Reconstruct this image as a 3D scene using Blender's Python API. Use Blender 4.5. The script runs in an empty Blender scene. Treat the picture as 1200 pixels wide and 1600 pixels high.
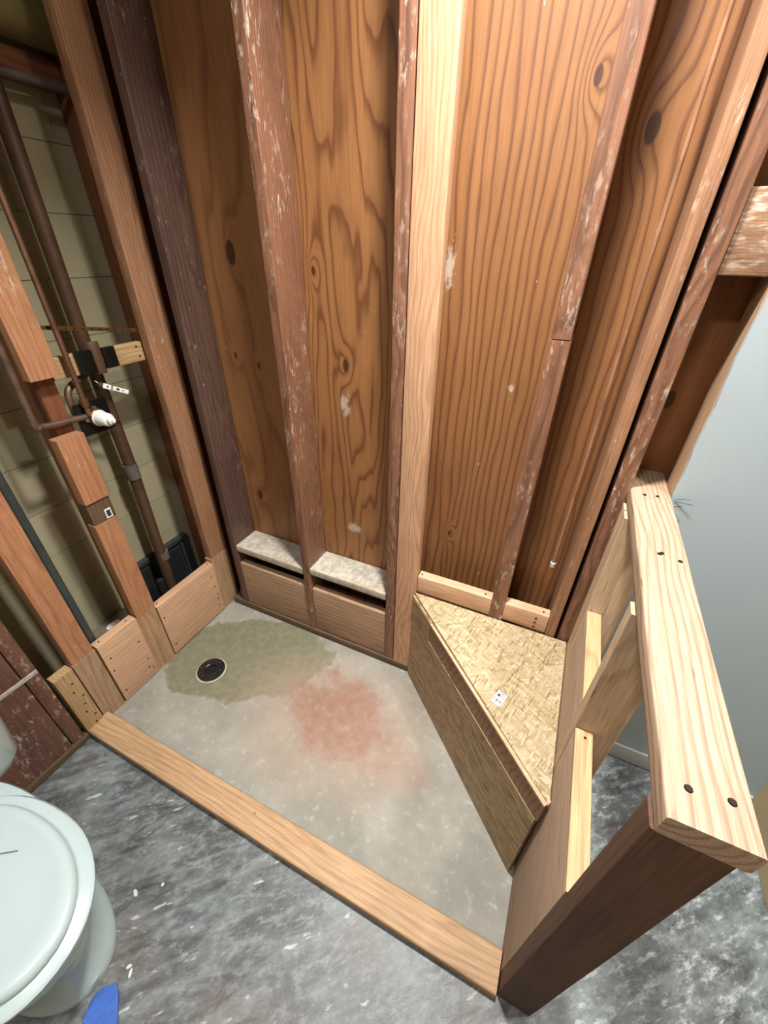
import bpy, bmesh, math, random
from mathutils import Vector, Matrix, noise as mnoise
S = bpy.context.scene
COL = S.collection
RND = random.Random(7)

# ------------------------------------------------------------------ camera
cd = bpy.data.cameras.new('camera'); cam = bpy.data.objects.new('camera', cd); COL.objects.link(cam)
cd.sensor_fit = 'VERTICAL'; cd.sensor_height = 24.0; cd.sensor_width = 18.0
cd.lens = 629.36 / 1600 * 24.0
cd.clip_start = .02
CR = ((0.90840534, 0.41787135, 0.01353815), (0.23929322, -0.49309842, -0.83641659), (-0.34283889, 0.76304488, -0.54792701))
M4 = Matrix(((CR[0][0], -CR[1][0], -CR[2][0], 1.4535), (CR[0][1], -CR[1][1], -CR[2][1], -1.149), (CR[0][2], -CR[1][2], -CR[2][2], 1.70), (0, 0, 0, 1)))
cam.matrix_world = M4
S.camera = cam

# ------------------------------------------------------------------ world, lights, exposure
W = bpy.data.worlds.new('room_ambient'); S.world = W; W.use_nodes = True
W.node_tree.nodes['Background'].inputs[0].default_value = (.86, .93, 1.0, 1)
W.node_tree.nodes['Background'].inputs[1].default_value = .12
def area(name, loc, size, power, col=(1, .95, .88), spread=150):
    l = bpy.data.lights.new(name, 'AREA'); l.spread = math.radians(spread); l.shape = 'DISK'; l.size = size; l.energy = power; l.color = col
    o = bpy.data.objects.new(name, l); o.location = loc; COL.objects.link(o); return o
area('downlight_and_fill', (1.25, -.37, 2.93), .15, 25, (1, .98, .94), 112)
area('downlight_and_fill', (2.30, -.52, 2.93), .15, 16, (.95, .98, 1.0), 170)
area('downlight_and_fill', (1.05, -1.75, 2.93), .3, 15, (.94, .98, 1.0), 165)  # added unseen fill lamp, brightens toilet, floor, left wall and sheathing
S.view_settings.view_transform = 'Standard'; S.view_settings.look = 'None'
S.view_settings.exposure = .72; S.view_settings.gamma = 1; S.view_settings.use_curve_mapping = False

# ------------------------------------------------------------------ material helpers
def lin(h):
    h = h.lstrip('#'); c = [int(h[i:i+2], 16) / 255 for i in (0, 2, 4)]
    return tuple(((v + .055) / 1.055) ** 2.4 if v > .04045 else v / 12.92 for v in c) + (1,)
class NT:
    def __init__(s, name):
        s.m = bpy.data.materials.new(name); s.m.use_nodes = True; s.t = s.m.node_tree
        s.t.nodes.clear(); s.out = s.n('ShaderNodeOutputMaterial'); s.b = s.n('ShaderNodeBsdfPrincipled')
        s.t.links.new(s.b.outputs[0], s.out.inputs[0])
    def n(s, typ, **kw):
        o = s.t.nodes.new(typ)
        for k, v in kw.items(): setattr(o, k, v)
        return o
    def put(s, sock, v):
        if hasattr(v, 'is_output'): s.t.links.new(v, sock)
        elif v is not None: sock.default_value = v
    def math(s, op, a, b=None, c=None, clamp=False):
        o = s.n('ShaderNodeMath', operation=op); o.use_clamp = clamp
        s.put(o.inputs[0], a); s.put(o.inputs[1], b)
        if c is not None: s.put(o.inputs[2], c)
        return o.outputs[0]
    def vec(s, x, y, z):
        o = s.n('ShaderNodeCombineXYZ'); s.put(o.inputs[0], x); s.put(o.inputs[1], y); s.put(o.inputs[2], z); return o.outputs[0]
    def sep(s, v):
        o = s.n('ShaderNodeSeparateXYZ'); s.put(o.inputs[0], v); return o.outputs
    def vmath(s, op, a, b):
        o = s.n('ShaderNodeVectorMath', operation=op); s.put(o.inputs[0], a); s.put(o.inputs[1], b); return o.outputs[0]
    def noise(s, v, scale, detail=3, rough=.5, dist=0):
        o = s.n('ShaderNodeTexNoise'); s.put(o.inputs['Vector'], v); o.inputs['Scale'].default_value = scale
        o.inputs['Detail'].default_value = detail; o.inputs['Roughness'].default_value = rough; o.inputs['Distortion'].default_value = dist
        return o.outputs['Fac']
    def ramp(s, f, stops, interp='LINEAR'):
        o = s.n('ShaderNodeValToRGB'); s.put(o.inputs[0], f); cr = o.color_ramp; cr.interpolation = interp
        while len(cr.elements) < len(stops): cr.elements.new(.5)
        for e, (p, c) in zip(cr.elements, stops):
            e.position = p; e.color = c if isinstance(c, tuple) else (c, c, c, 1)
        return o.outputs[0]
    def step(s, f, a, b):
        o = s.n('ShaderNodeMapRange'); o.interpolation_type = 'SMOOTHSTEP'; s.put(o.inputs[0], f)
        o.inputs[1].default_value = a; o.inputs[2].default_value = b; return o.outputs[0]
    def mix(s, f, a, b, typ='MIX'):
        o = s.n('ShaderNodeMix', data_type='RGBA', blend_type=typ); s.put(o.inputs[0], f); s.put(o.inputs[6], a); s.put(o.inputs[7], b)
        return o.outputs[2]
    def bump(s, h, strength, dist=.002):
        o = s.n('ShaderNodeBump'); s.put(o.inputs['Height'], h); o.inputs['Strength'].default_value = strength; o.inputs['Distance'].default_value = dist
        s.t.links.new(o.outputs[0], s.b.inputs['Normal'])
    def fin(s, col, rough=.6, metal=0, spec=.4):
        s.put(s.b.inputs['Base Color'], col); s.put(s.b.inputs['Roughness'], rough); s.put(s.b.inputs['Metallic'], metal)
        s.b.inputs['Specular IOR Level'].default_value = spec
        return s.m
MATS = {}
# kind: light, dark, rings per metre, ring contrast, roughness, dust amount, blotch
WOOD = {
 'old': ('#986f52', '#744d35', 90, .6, .55, .22, .55),
 'oldred': ('#815943', '#563a2b', 110, .7, .45, .45, .6),
 'oldpale': ('#957158', '#6e4e3a', 80, .45, .4, .70, .5),
 'dark': ('#594239', '#372622', 60, .5, .45, .30, .7),
 'orange': ('#a87654', '#865638', 60, .5, .6, .14, .5),
 'new': ('#bd9474', '#a07352', 110, .6, .6, .05, .4),
 'pink': ('#c09a7a', '#ad8365', 45, .4, .7, .01, .4),
 'cap': ('#a48a73', '#836954', 75, .9, .7, .0, .35),
 'gold': ('#aa8d66', '#8a6b47', 90, .55, .65, .0, .25),
 'curb': ('#ab8a67', '#8a6a4a', 60, .5, .6, .06, .6),
 'brown': ('#a88f78', '#8a705a', 45, .45, .75, .0, .5),
 'post': ('#553926', '#392316', 50, .4, .7, .0, .5),  # brown end post wood, darkened with the shade of its unlit face
 'weath':  ('#a98766', '#7c5d42', 55, .5, .75, .12, .6),
 'stain':  ('#5f4a38', '#43311f', 60, .5, .8, .05, .8),
 'splash': ('#a18368', '#785d48', 45, .5, .7, .22, .7),
 'pale':   ('#bda183', '#9c7f62', 55, .6, .7, .0, .4),
 'rail':   ('#94745a', '#6d4c38', 70, .6, .7, .05, .9),
 'deep':   ('#7a4a2e', '#55301c', 60, .5, .6, .06, .5),
 'redpan': ('#664537', '#412a22', 35, .3, .4, .45, .9),
}
def wood(kind, axis='Z'):
    key = 'wood_%s_%s' % (kind, axis)
    if key in MATS: return MATS[key]
    li, dk, ring, rc, ro, dust, blot = WOOD[kind]
    t = NT(key)
    tc = t.n('ShaderNodeTexCoord').outputs['Object']; rnd = t.n('ShaderNodeObjectInfo').outputs['Random']
    x, y, z = t.sep(tc)
    a, b, c = {'Z': (x, y, z), 'Y': (x, z, y), 'X': (y, z, x)}[axis]
    wn = t.n('ShaderNodeTexWhiteNoise', noise_dimensions='1D'); t.put(wn.inputs['W'], t.math('MULTIPLY', rnd, 91.7))
    r1, r2, r3 = t.sep(wn.outputs['Color'])
    c2 = t.math('ADD', c, t.math('MULTIPLY', rnd, 37.0))
    slow = t.noise(t.vec(t.math('MULTIPLY', a, 2.0), t.math('MULTIPLY', b, 2.0), t.math('MULTIPLY', c2, .8)), 1.6, 2)
    px = t.math('MULTIPLY_ADD', r1, .10, -.05); py = t.math('MULTIPLY_ADD', r2, .05, .02)
    u = t.math('ADD', t.math('SUBTRACT', a, px), t.math('MULTIPLY_ADD', slow, .16, -.08))
    v = t.math('ADD', t.math('SUBTRACT', b, py), t.math('MULTIPLY_ADD', slow, .08, -.04))
    r = t.math('SQRT', t.math('ADD', t.math('MULTIPLY', u, u), t.math('MULTIPLY', v, v)))
    wig = t.noise(t.vec(a, b, t.math('MULTIPLY', c2, .14)), 26, 2)
    ph = t.math('ADD', t.math('MULTIPLY', r, float(ring)), t.math('MULTIPLY', wig, 1.1))
    rings = t.ramp(t.math('FRACT', ph), [(0, .15), (.45, .05), (.82, 1.0), (.93, .8), (1, .15)])
    fib = t.noise(t.vec(a, b, t.math('MULTIPLY', c2, .025)), 380, 2)
    bl = t.noise(t.vec(a, b, t.math('MULTIPLY', c2, .35)), 9, 4, .6)
    f = t.math('ADD', t.math('MULTIPLY', rings, rc), t.math('MULTIPLY_ADD', bl, blot * 1.6, -blot * .8), clamp=True)
    col = t.mix(f, lin(li), lin(dk))
    col = t.mix(.42, col, t.ramp(fib, [(.3, .28), (.7, .85)]), 'OVERLAY')
    gr = t.noise(t.vec(a, b, t.math('MULTIPLY', c2, .3)), 34, 5, .7)
    col = t.mix(t.math('MULTIPLY', t.step(gr, .52, .72), .14 + .3 * blot), col, lin(dk))
    # small knots and nail stains
    vo = t.n('ShaderNodeTexVoronoi'); t.put(vo.inputs['Vector'], t.vec(a, b, t.math('MULTIPLY', c2, .45))); vo.inputs['Scale'].default_value = 7
    kn = t.step(vo.outputs['Distance'], .040, .022)
    col = t.mix(t.math('MULTIPLY', kn, .75), col, lin('#3d2416'))
    rough = ro
    if kind in ('cap', 'pale', 'brown'):      # drying splits along the grain
        cr = t.noise(t.vec(a, b, t.math('MULTIPLY', c2, .05)), 120, 3, .55)
        cz = t.noise(t.vec(a, b, t.math('MULTIPLY', c2, .5)), 8, 2)
        col = t.mix(t.math('MULTIPLY', t.math('MULTIPLY', t.step(cr, .66, .70), t.step(cz, .5, .6)), .8), col, lin('#4a3524'))
    if dust > 0:
        d1 = t.noise(t.vec(a, b, t.math('MULTIPLY', c2, .35)), 70, 4, .65)
        d2 = t.noise(t.vec(a, b, t.math('MULTIPLY', c2, .6)), 6, 3, .6)
        dm = t.math('MULTIPLY', t.step(d1, .64 - dust * .22, .72 - dust * .1), t.step(d2, .62 - dust * .55, .75))
        d3 = t.step(t.noise(t.vec(a, b, t.math('MULTIPLY', c2, .5)), 130, 2), .76 - dust * .1, .80)
        dm = t.math('MAXIMUM', t.math('MULTIPLY', dm, .75), t.math('MULTIPLY', d3, .7))
        if kind in ('oldred', 'old', 'orange', 'oldpale'):      # the room faces were nailed behind plaster and keep its residue
            nx, ny, nz = t.sep(t.n('ShaderNodeTexCoord').outputs['Normal'])
            front = t.step(nx if kind == 'orange' else t.math('MULTIPLY', ny, -1.0), .8, .95)
            d4 = t.noise(t.vec(a, b, t.math('MULTIPLY', c2, .22)), 85, 5, .75)
            d5 = t.noise(t.vec(0.0, 0.0, c2), 2.2, 3, .6)
            res = t.math('MULTIPLY', t.step(t.math('ADD', d4, t.math('MULTIPLY', d5, .55)), .86, 1.04), .6)
            dm = t.math('MAXIMUM', dm, t.math('MULTIPLY', front, res))
        col = t.mix(dm, col, lin('#d9cdbd'))
        rough = t.math('MULTIPLY_ADD', dm, -.25, ro)
    t.bump(t.math('ADD', t.math('MULTIPLY', rings, .5), t.math('MULTIPLY', fib, .5)), .35, .0015)
    MATS[key] = t.fin(col, rough, 0, .45)
    return MATS[key]
def plywood(name, li, dk, amp, lin_x, n_lines, knots, sx=3.2, sz=.42, rough=.5, contrast=.75, seed=0., marks=(), wig=.055):
    """rotary-cut veneer on a vertical sheet: contour lines of a stretched field, circling the knots (x, z, size)"""
    t = NT(name)
    g = t.n('ShaderNodeNewGeometry').outputs['Position']; x, y, z = t.sep(g)
    xs = t.math('ADD', x, seed)
    f1 = t.noise(t.vec(t.math('MULTIPLY', xs, sx), seed, t.math('MULTIPLY', z, sz)), 1, 2, .45)
    f2 = t.noise(t.vec(t.math('MULTIPLY', xs, 14), seed + 3, t.math('MULTIPLY', z, 2.4)), 1, 2, .5)
    fld = t.math('ADD', t.math('MULTIPLY', f1, amp), t.math('MULTIPLY', x, lin_x))
    fld = t.math('ADD', fld, t.math('MULTIPLY', f2, wig))
    kmask = None
    for kx, kz, ks in knots:
        dx = t.math('MULTIPLY', t.math('SUBTRACT', x, kx), 1 / ks); dz = t.math('MULTIPLY', t.math('SUBTRACT', z, kz), .5 / ks)
        d = t.math('ADD', t.math('MULTIPLY', dx, dx), t.math('MULTIPLY', dz, dz))
        fld = t.math('ADD', fld, t.math('MULTIPLY', t.math('EXPONENT', t.math('MULTIPLY', d, -.09)), .08))
        k = t.step(d, 1.25, .65); kmask = k if kmask is None else t.math('MAXIMUM', kmask, k)
    ln = t.ramp(t.math('FRACT', t.math('MULTIPLY', fld, float(n_lines))), [(0, .25), (.3, .0), (.62, .12), (.84, .9), (.92, 1.0), (1, .25)])
    fib = t.noise(t.vec(t.math('MULTIPLY', x, 260), t.math('MULTIPLY', y, 260), t.math('MULTIPLY', z, 9)), 1, 2)
    bl = t.noise(t.vec(t.math('MULTIPLY', xs, 4), seed, t.math('MULTIPLY', z, 1.6)), 1, 4, .6)
    col = t.mix(t.math('MULTIPLY', ln, contrast), lin(li), lin(dk))
    col = t.mix(t.math('MULTIPLY', t.step(bl, .48, .8), .4), col, lin(dk))
    col = t.mix(.25, col, t.ramp(fib, [(.3, .35), (.7, .8)]), 'OVERLAY')
    if kmask is not None: col = t.mix(t.math('MULTIPLY', kmask, .9), col, lin('#3a2012'))
    d1 = t.step(t.noise(t.vec(x, seed, t.math('MULTIPLY', z, .6)), 55, 3, .6), .735, .76)
    d2 = t.step(t.noise(t.vec(xs, seed, z), 3, 2), .5, .62)
    dm = t.math('MULTIPLY', t.math('MULTIPLY', d1, d2), .8)
    for mx, mz, mw, mh in marks:      # scraped plaster smears
        ex = t.math('MULTIPLY', t.math('SUBTRACT', x, mx), 1 / mw); ez = t.math('MULTIPLY', t.math('SUBTRACT', z, mz), 1 / mh)
        e = t.math('ADD', t.math('MULTIPLY', ex, ex), t.math('MULTIPLY', ez, ez))
        nn = t.noise(t.vec(t.math('MULTIPLY', x, 2.2), seed, z), 45, 3)
        mk = t.step(t.math('ADD', e, t.math('MULTIPLY', nn, 2.4)), 2.0, 1.2)
        dm = t.math('MAXIMUM', dm, t.math('MULTIPLY', mk, .55))
    col = t.mix(dm, col, lin('#cfc4b6'))
    t.bump(t.math('ADD', ln, fib), .2, .001)
    return t.fin(col, rough, 0, .45)
def plain(name, col, rough=.5, metal=0, var=.0, scale=20, spec=.4, bump=0):
    t = NT(name); tc = t.n('ShaderNodeTexCoord').outputs['Object']
    n = t.noise(tc, scale, 4, .6)
    c = t.mix(t.math('MULTIPLY', t.step(n, .35, .7), var), lin(col), tuple(v * .45 for v in lin(col)[:3]) + (1,))
    if bump: t.bump(n, bump, .002)
    return t.fin(c, rough, metal, spec)

# ------------------------------------------------------------------ mesh helpers
def link(name, me, mat, parent=None, loc=(0, 0, 0)):
    o = bpy.data.objects.new(name, me); COL.objects.link(o)
    if mat and not me.materials: me.materials.append(mat)
    if parent is not None:
        o.parent = parent; o.location = Vector(loc) - wloc(parent)
    else: o.location = loc
    return o
def wloc(o):
    v = Vector(o.location)
    while o.parent is not None: o = o.parent; v = v + Vector(o.location)
    return v
def tag(o, label=None, cat=None, group=None, kind=None):
    if label: o['label'] = label
    if cat: o['category'] = cat
    if group: o['group'] = group
    if kind: o['kind'] = kind
    return o
def empty(name, loc, label, cat, group=None):
    o = bpy.data.objects.new(name, None); o.empty_display_size = .05; o.location = loc; COL.objects.link(o)
    return tag(o, label, cat, group)
def finish(me, ang=40):
    for p in me.polygons: p.use_smooth = True
    me.set_sharp_from_angle(angle=math.radians(ang))
def lumber(name, x0, x1, y0, y1, z0, z1, mat, parent=None, axis=None, r=.003, wob=.0012, label=None, step=.09):
    """a sawn board: rounded-rectangle section swept along its long axis with a little waviness"""
    L = {'X': x1 - x0, 'Y': y1 - y0, 'Z': z1 - z0}
    axis = axis or max(L, key=L.get)
    loc = Vector(((x0 + x1) / 2, (y0 + y1) / 2, z0))
    if axis == 'Z': A0, A1, B0, B1, C0, C1 = x0, x1, y0, y1, z0, z1; P = lambda a, b, c: (a, b, c)
    elif axis == 'Y': A0, A1, B0, B1, C0, C1 = z0, z1, x0, x1, y0, y1; P = lambda a, b, c: (b, c, a)
    else: A0, A1, B0, B1, C0, C1 = y0, y1, z0, z1, x0, x1; P = lambda a, b, c: (c, a, b)
    n = max(1, int((C1 - C0) / step)); sd = RND.random() * 100
    r = min(r, (A1 - A0) * .3, (B1 - B0) * .3)
    sec = []
    for (ca, cb, a0) in ((A1 - r, B1 - r, 0), (A0 + r, B1 - r, 90), (A0 + r, B0 + r, 180), (A1 - r, B0 + r, 270)):
        for k in range(4):
            an = math.radians(a0 + k * 30); sec.append((ca + r * math.cos(an), cb + r * math.sin(an)))
    vs, fs = [], []
    for i in range(n + 1):
        c = C0 + (C1 - C0) * i / n
        wa = wob * mnoise.noise((c * 3.1, sd, 0)); wb = wob * mnoise.noise((c * 2.7, sd, 9))
        for a, b in sec: vs.append(Vector(P(a + wa, b + wb, c)) - loc)
    m = len(sec)
    for i in range(n):
        for j in range(m):
            k = (j + 1) % m; fs.append((i * m + j, i * m + k, (i + 1) * m + k, (i + 1) * m + j))
    fs.append(tuple(range(m))[::-1]); fs.append(tuple(n * m + j for j in range(m)))
    me = bpy.data.meshes.new(name); me.from_pydata(vs, [], fs); finish(me)
    if isinstance(mat, str): mat = wood(mat, axis)
    o = link(name, me, mat, parent, loc)
    if label: o['label'] = label
    return o
def prism(name, pts, z0, z1, mat, parent=None, loc=(0, 0, 0), bev=0.0):
    """polygon in xy extruded in z (world coordinates, origin at loc)"""
    bm = bmesh.new(); L = Vector(loc)
    zf0 = z0 if callable(z0) else (lambda x, y: z0); zf1 = z1 if callable(z1) else (lambda x, y: z1)
    b = [bm.verts.new(Vector((x, y, zf0(x, y))) - L) for x, y in pts]; t = [bm.verts.new(Vector((x, y, zf1(x, y))) - L) for x, y in pts]
    bm.faces.new(b[::-1]); bm.faces.new(t)
    for i in range(len(pts)): k = (i + 1) % len(pts); bm.faces.new((b[i], b[k], t[k], t[i]))
    bmesh.ops.recalc_face_normals(bm, faces=bm.faces)
    if bev: bmesh.ops.bevel(bm, geom=list(bm.edges), offset=bev, segments=2, affect='EDGES')
    me = bpy.data.meshes.new(name); bm.to_mesh(me); bm.free()
    return link(name, me, mat, parent, loc)
def boxmesh(name, sx, sy, sz, bev=0):
    bm = bmesh.new(); bmesh.ops.create_cube(bm, size=1); bmesh.ops.scale(bm, vec=(sx, sy, sz), verts=bm.verts)
    if bev: bmesh.ops.bevel(bm, geom=list(bm.edges), offset=bev, segments=2, affect='EDGES')
    me = bpy.data.meshes.new(name); bm.to_mesh(me); bm.free(); return me
def box(name, x0, x1, y0, y1, z0, z1, mat, parent=None, bev=0):
    c = ((x0 + x1) / 2, (y0 + y1) / 2, (z0 + z1) / 2)
    return link(name, boxmesh(name, x1 - x0, y1 - y0, z1 - z0, bev), mat, parent, c)
def tube(name, pts, rad, mat, parent=None, seg=16, fillet=0, cap=True):
    """round tube through points, corners filleted"""
    P = [Vector(p) for p in pts]
    if fillet:
        Q = [P[0]]
        for i in range(1, len(P) - 1):
            a = (P[i-1] - P[i]).normalized(); b = (P[i+1] - P[i]).normalized()
            f = min(fillet, (P[i-1] - P[i]).length * .45, (P[i+1] - P[i]).length * .45)
            s, e = P[i] + a * f, P[i] + b * f
            for k in range(6):
                u = k / 5; Q.append(s * (1 - u) ** 2 + P[i] * 2 * u * (1 - u) + e * u * u)
        Q.append(P[-1]); P = Q
    rr = rad if isinstance(rad, (list, tuple)) else [rad] * len(P)
    o0 = P[0].copy(); vs, fs = [], []
    up = None
    for i, p in enumerate(P):
        d = (P[min(i + 1, len(P) - 1)] - P[max(i - 1, 0)]).normalized()
        if up is None: up = d.orthogonal().normalized()
        up = (up - d * up.dot(d)).normalized(); s = d.cross(up)
        for j in range(seg):
            an = 2 * math.pi * j / seg; vs.append(p - o0 + (up * math.cos(an) + s * math.sin(an)) * rr[i])
    for i in range(len(P) - 1):
        for j in range(seg): k = (j + 1) % seg; fs.append((i * seg + j, i * seg + k, (i + 1) * seg + k, (i + 1) * seg + j))
    if cap: fs.append(tuple(range(seg))[::-1]); fs.append(tuple((len(P) - 1) * seg + j for j in range(seg)))
    me = bpy.data.meshes.new(name); me.from_pydata(vs, [], fs); finish(me, 50)
    return link(name, me, mat, parent, o0)
def lathe(name, prof, mat, parent, loc, axis='Z', seg=28):
    """prof: list of (radius, height) from bottom to top"""
    vs, fs = [], []
    for r, h in prof:
        for j in range(seg):
            an = 2 * math.pi * j / seg; c, s = r * math.cos(an), r * math.sin(an)
            vs.append((c, s, h) if axis == 'Z' else (h, c, s) if axis == 'X' else (c, h, s))
    n = len(prof)
    for i in range(n - 1):
        for j in range(seg): k = (j + 1) % seg; fs.append((i * seg + j, i * seg + k, (i + 1) * seg + k, (i + 1) * seg + j))
    fs.append(tuple(range(seg))[::-1]); fs.append(tuple((n - 1) * seg + j for j in range(seg)))
    me = bpy.data.meshes.new(name); me.from_pydata(vs, [], fs)
    bm = bmesh.new(); bm.from_mesh(me); bmesh.ops.recalc_face_normals(bm, faces=bm.faces); bm.to_mesh(me); bm.free()
    finish(me, 35)
    return link(name, me, mat, parent, loc)
SCREW = {}
def screw(parent, x, y, z, axis, r=.0042):
    """countersunk screw head; axis = outward normal, e.g. '+x'"""
    key = (axis, r)
    if key not in SCREW:
        bm = bmesh.new()
        bmesh.ops.create_cone(bm, cap_ends=True, segments=10, radius1=r, radius2=r * .75, depth=.0022)
        ax = {'x': Matrix.Rotation(math.radians(90), 3, 'Y'), 'y': Matrix.Rotation(math.radians(-90), 3, 'X'), 'z': Matrix.Identity(3)}[axis[1]]
        if axis[0] == '-': ax = Matrix.Rotation(math.pi, 3, 'X' if axis[1] != 'x' else 'Y') @ ax
        bmesh.ops.transform(bm, matrix=ax.to_4x4(), verts=bm.verts)
        me = bpy.data.meshes.new('screw_head'); bm.to_mesh(me); bm.free(); me.materials.append(M_SCREW); SCREW[key] = me
    return link('screw_head', SCREW[key], None, parent, (x, y, z))

# ------------------------------------------------------------------ plain materials
M_SCREW = plain('dark_screw', '#2a1c14', .45, .6)
M_COPPER = plain('aged_copper', '#8d6a55', .42, .75, .55, 30)
M_COPPER2 = plain('dull_copper', '#7d6353', .5, .6, .7, 25)
M_IRON = plain('brown_drain_pipe', '#5b4433', .5, .2, .5, 14)
M_BRASS = plain('brass_body', '#8c6844', .4, .8, .5, 40)
M_BLACK = plain('black_metal', '#161514', .4, .3, .2, 40)
M_BLACKP = plain('black_plastic', '#1d1c1d', .3, 0, .3, 60, .5)
M_WHITEP = plain('white_plastic', '#d8dcd6', .4)
M_PAPER = plain('white_paper', '#e8e8e4', .7)
M_INK = plain('grey_ink', '#303036', .8)
M_SLATE = plain('slate_grey_metal', '#47504f', .45, .3, .4, 10)
M_SLATED = plain('dark_grey_metal', '#2a2f31', .5, .2, .4, 10)
M_STEEL = plain('galvanised_steel', '#8f8a80', .4, .8, .4, 60)
M_PORC = plain('white_porcelain', '#a6b5b6', .16, 0, .04, 6, .5)
M_SEAT = plain('white_seat_plastic', '#a9b8b8', .28, 0, .04, 8, .5)
M_BLUE = plain('blue_tape', '#3c63b4', .6, 0, .3, 60)
M_HAIR = plain('black_hair', '#0b0b0c', .5)
M_OLIVE = plain('olive_pipe_jacket', '#7d6f45', .6, 0, .5, 9, .4, .3)
M_GREYP = plain('grey_old_pipe', '#6d625c', .6, .2, .5, 9)
M_CHIP = plain('plaster_chip', '#cfcdc6', .9, 0, .2, 40)
M_SHADE = plain('dark_joist', '#3a2a20', .8, 0, .4, 12)

# concrete slab inside the shower, with damp stain round the drain and red chalk patch
def slab_mat():
    t = NT('shower_concrete'); p = t.n('ShaderNodeNewGeometry').outputs['Position']; x, y, z = t.sep(p)
    n1 = t.noise(p, 4, 5, .6); n2 = t.noise(p, 28, 5, .65); n3 = t.noise(p, 140, 3, .6)
    col = t.mix(t.step(n1, .3, .7), lin('#807d73'), lin('#969288'))
    col = t.mix(t.math('MULTIPLY', t.step(n2, .5, .72), .35), col, lin('#7a7a72'))
    col = t.mix(t.math('MULTIPLY', t.step(n2, .46, .30), .35), col, lin('#bcbcb6'))
    def blob(cx, cy, ax, ay, ang, namp, a, b, nscale=7):
        ca, sa = math.cos(ang), math.sin(ang)
        dx = t.math('SUBTRACT', x, cx); dy = t.math('SUBTRACT', y, cy)
        u = t.math('MULTIPLY', t.math('ADD', t.math('MULTIPLY', dx, ca), t.math('MULTIPLY', dy, sa)), 1 / ax)
        v = t.math('MULTIPLY', t.math('SUBTRACT', t.math('MULTIPLY', dy, ca), t.math('MULTIPLY', dx, sa)), 1 / ay)
        d = t.math('SQRT', t.math('ADD', t.math('MULTIPLY', u, u), t.math('MULTIPLY', v, v)))
        w = t.noise(t.vec(x, y, cx), nscale, 5, .65)
        return t.step(t.math('ADD', d, t.math('MULTIPLY_ADD', w, namp, -namp / 2)), a, b)
    damp = blob(.33, -.26, .42, .24, .42, .75, 1.02, .95)
    col = t.mix(t.math('MULTIPLY', damp, .9), col, t.mix(t.step(n2, .35, .65), lin('#6b6852'), lin('#7c785f')))
    haze = blob(.88, -.35, .50, .34, .1, .7, 1.15, .5, 4)
    col = t.mix(t.math('MULTIPLY', haze, .45), col, lin('#a28b78'))
    red = blob(.90, -.33, .27, .20, -.1, 1.5, 1.15, .55, 7)
    col = t.mix(t.math('MULTIPLY', red, t.math('MULTIPLY_ADD', n2, 1.0, .02, clamp=True)), col, lin('#8c5540'))
    red2 = blob(1.22, -.42, .14, .12, .3, 1.2, 1.0, .5, 6)
    col = t.mix(t.math('MULTIPLY', red2, .22), col, lin('#946a56'))
    sp = t.step(n3, .72, .76); col = t.mix(t.math('MULTIPLY', sp, .5), col, lin('#e6e3d8'))
    t.bump(t.math('ADD', n2, t.math('MULTIPLY', n3, .3)), .3, .003)
    return t.fin(col, t.math('MULTIPLY_ADD', damp, -.22, .75), 0, .4)
def floor_mat():
    t = NT('scraped_dark_concrete'); p = t.n('ShaderNodeNewGeometry').outputs['Position']; x, y, z = t.sep(p)
    ca, sa = math.cos(.75), math.sin(.75)
    u = t.math('ADD', t.math('MULTIPLY', x, ca), t.math('MULTIPLY', y, sa)); v = t.math('SUBTRACT', t.math('MULTIPLY', y, ca), t.math('MULTIPLY', x, sa))
    st = t.noise(t.vec(t.math('MULTIPLY', u, 5), t.math('MULTIPLY', v, 18), 0), 1, 6, .68, .6)
    big = t.noise(p, 3.2, 4, .6); fine = t.noise(t.vec(t.math('MULTIPLY', u, .45), v, 3), 55, 4, .6)
    col = t.mix(t.step(st, .32, .68), lin('#3f4143'), lin('#74787a'))
    col = t.mix(t.math('MULTIPLY', t.step(big, .45, .7), .5), col, lin('#4d4b4a'))
    col = t.mix(t.math('MULTIPLY', t.step(big, .5, .3), .30), col, lin('#8c9a94'))
    mot = t.noise(t.vec(t.math('MULTIPLY', u, .6), v, 1), 38, 6, .75)
    col = t.mix(t.math('MULTIPLY', t.step(mot, .48, .62), .45), col, lin('#8d9492')); col = t.mix(t.math('MULTIPLY', t.step(mot, .46, .34), .5), col, lin('#343637'))
    wht = t.math('MULTIPLY', t.step(fine, .60, .70), t.step(st, .48, .66))
    sc = t.math('MULTIPLY', t.step(t.noise(t.vec(t.math('MULTIPLY', u, .25), v, 7), 42, 3, .55), .64, .68), t.step(t.noise(p, 7, 3), .45, .6))
    wht = t.math('MAXIMUM', wht, t.math('MULTIPLY', sc, .8))
    col = t.mix(t.math('MULTIPLY', t.step(t.noise(p, 2.1, 3), .55, .7), .35), col, lin('#6a5648'))
    col = t.mix(t.math('MULTIPLY', wht, .8), col, lin('#c0c5c4'))
    right = t.step(x, 1.5, 2.0)
    w2 = t.math('MULTIPLY', t.step(t.noise(t.vec(t.math('MULTIPLY', u, 14), t.math('MULTIPLY', v, 34), 4), 1, 6, .75), .5, .66), right)
    col = t.mix(t.math('MULTIPLY', w2, .6), col, lin('#c3cacb'))
    t.bump(t.math('ADD', st, fine), .35, .003)
    return t.fin(col, t.math('MULTIPLY_ADD', st, .4, .25), 0, .45)
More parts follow.
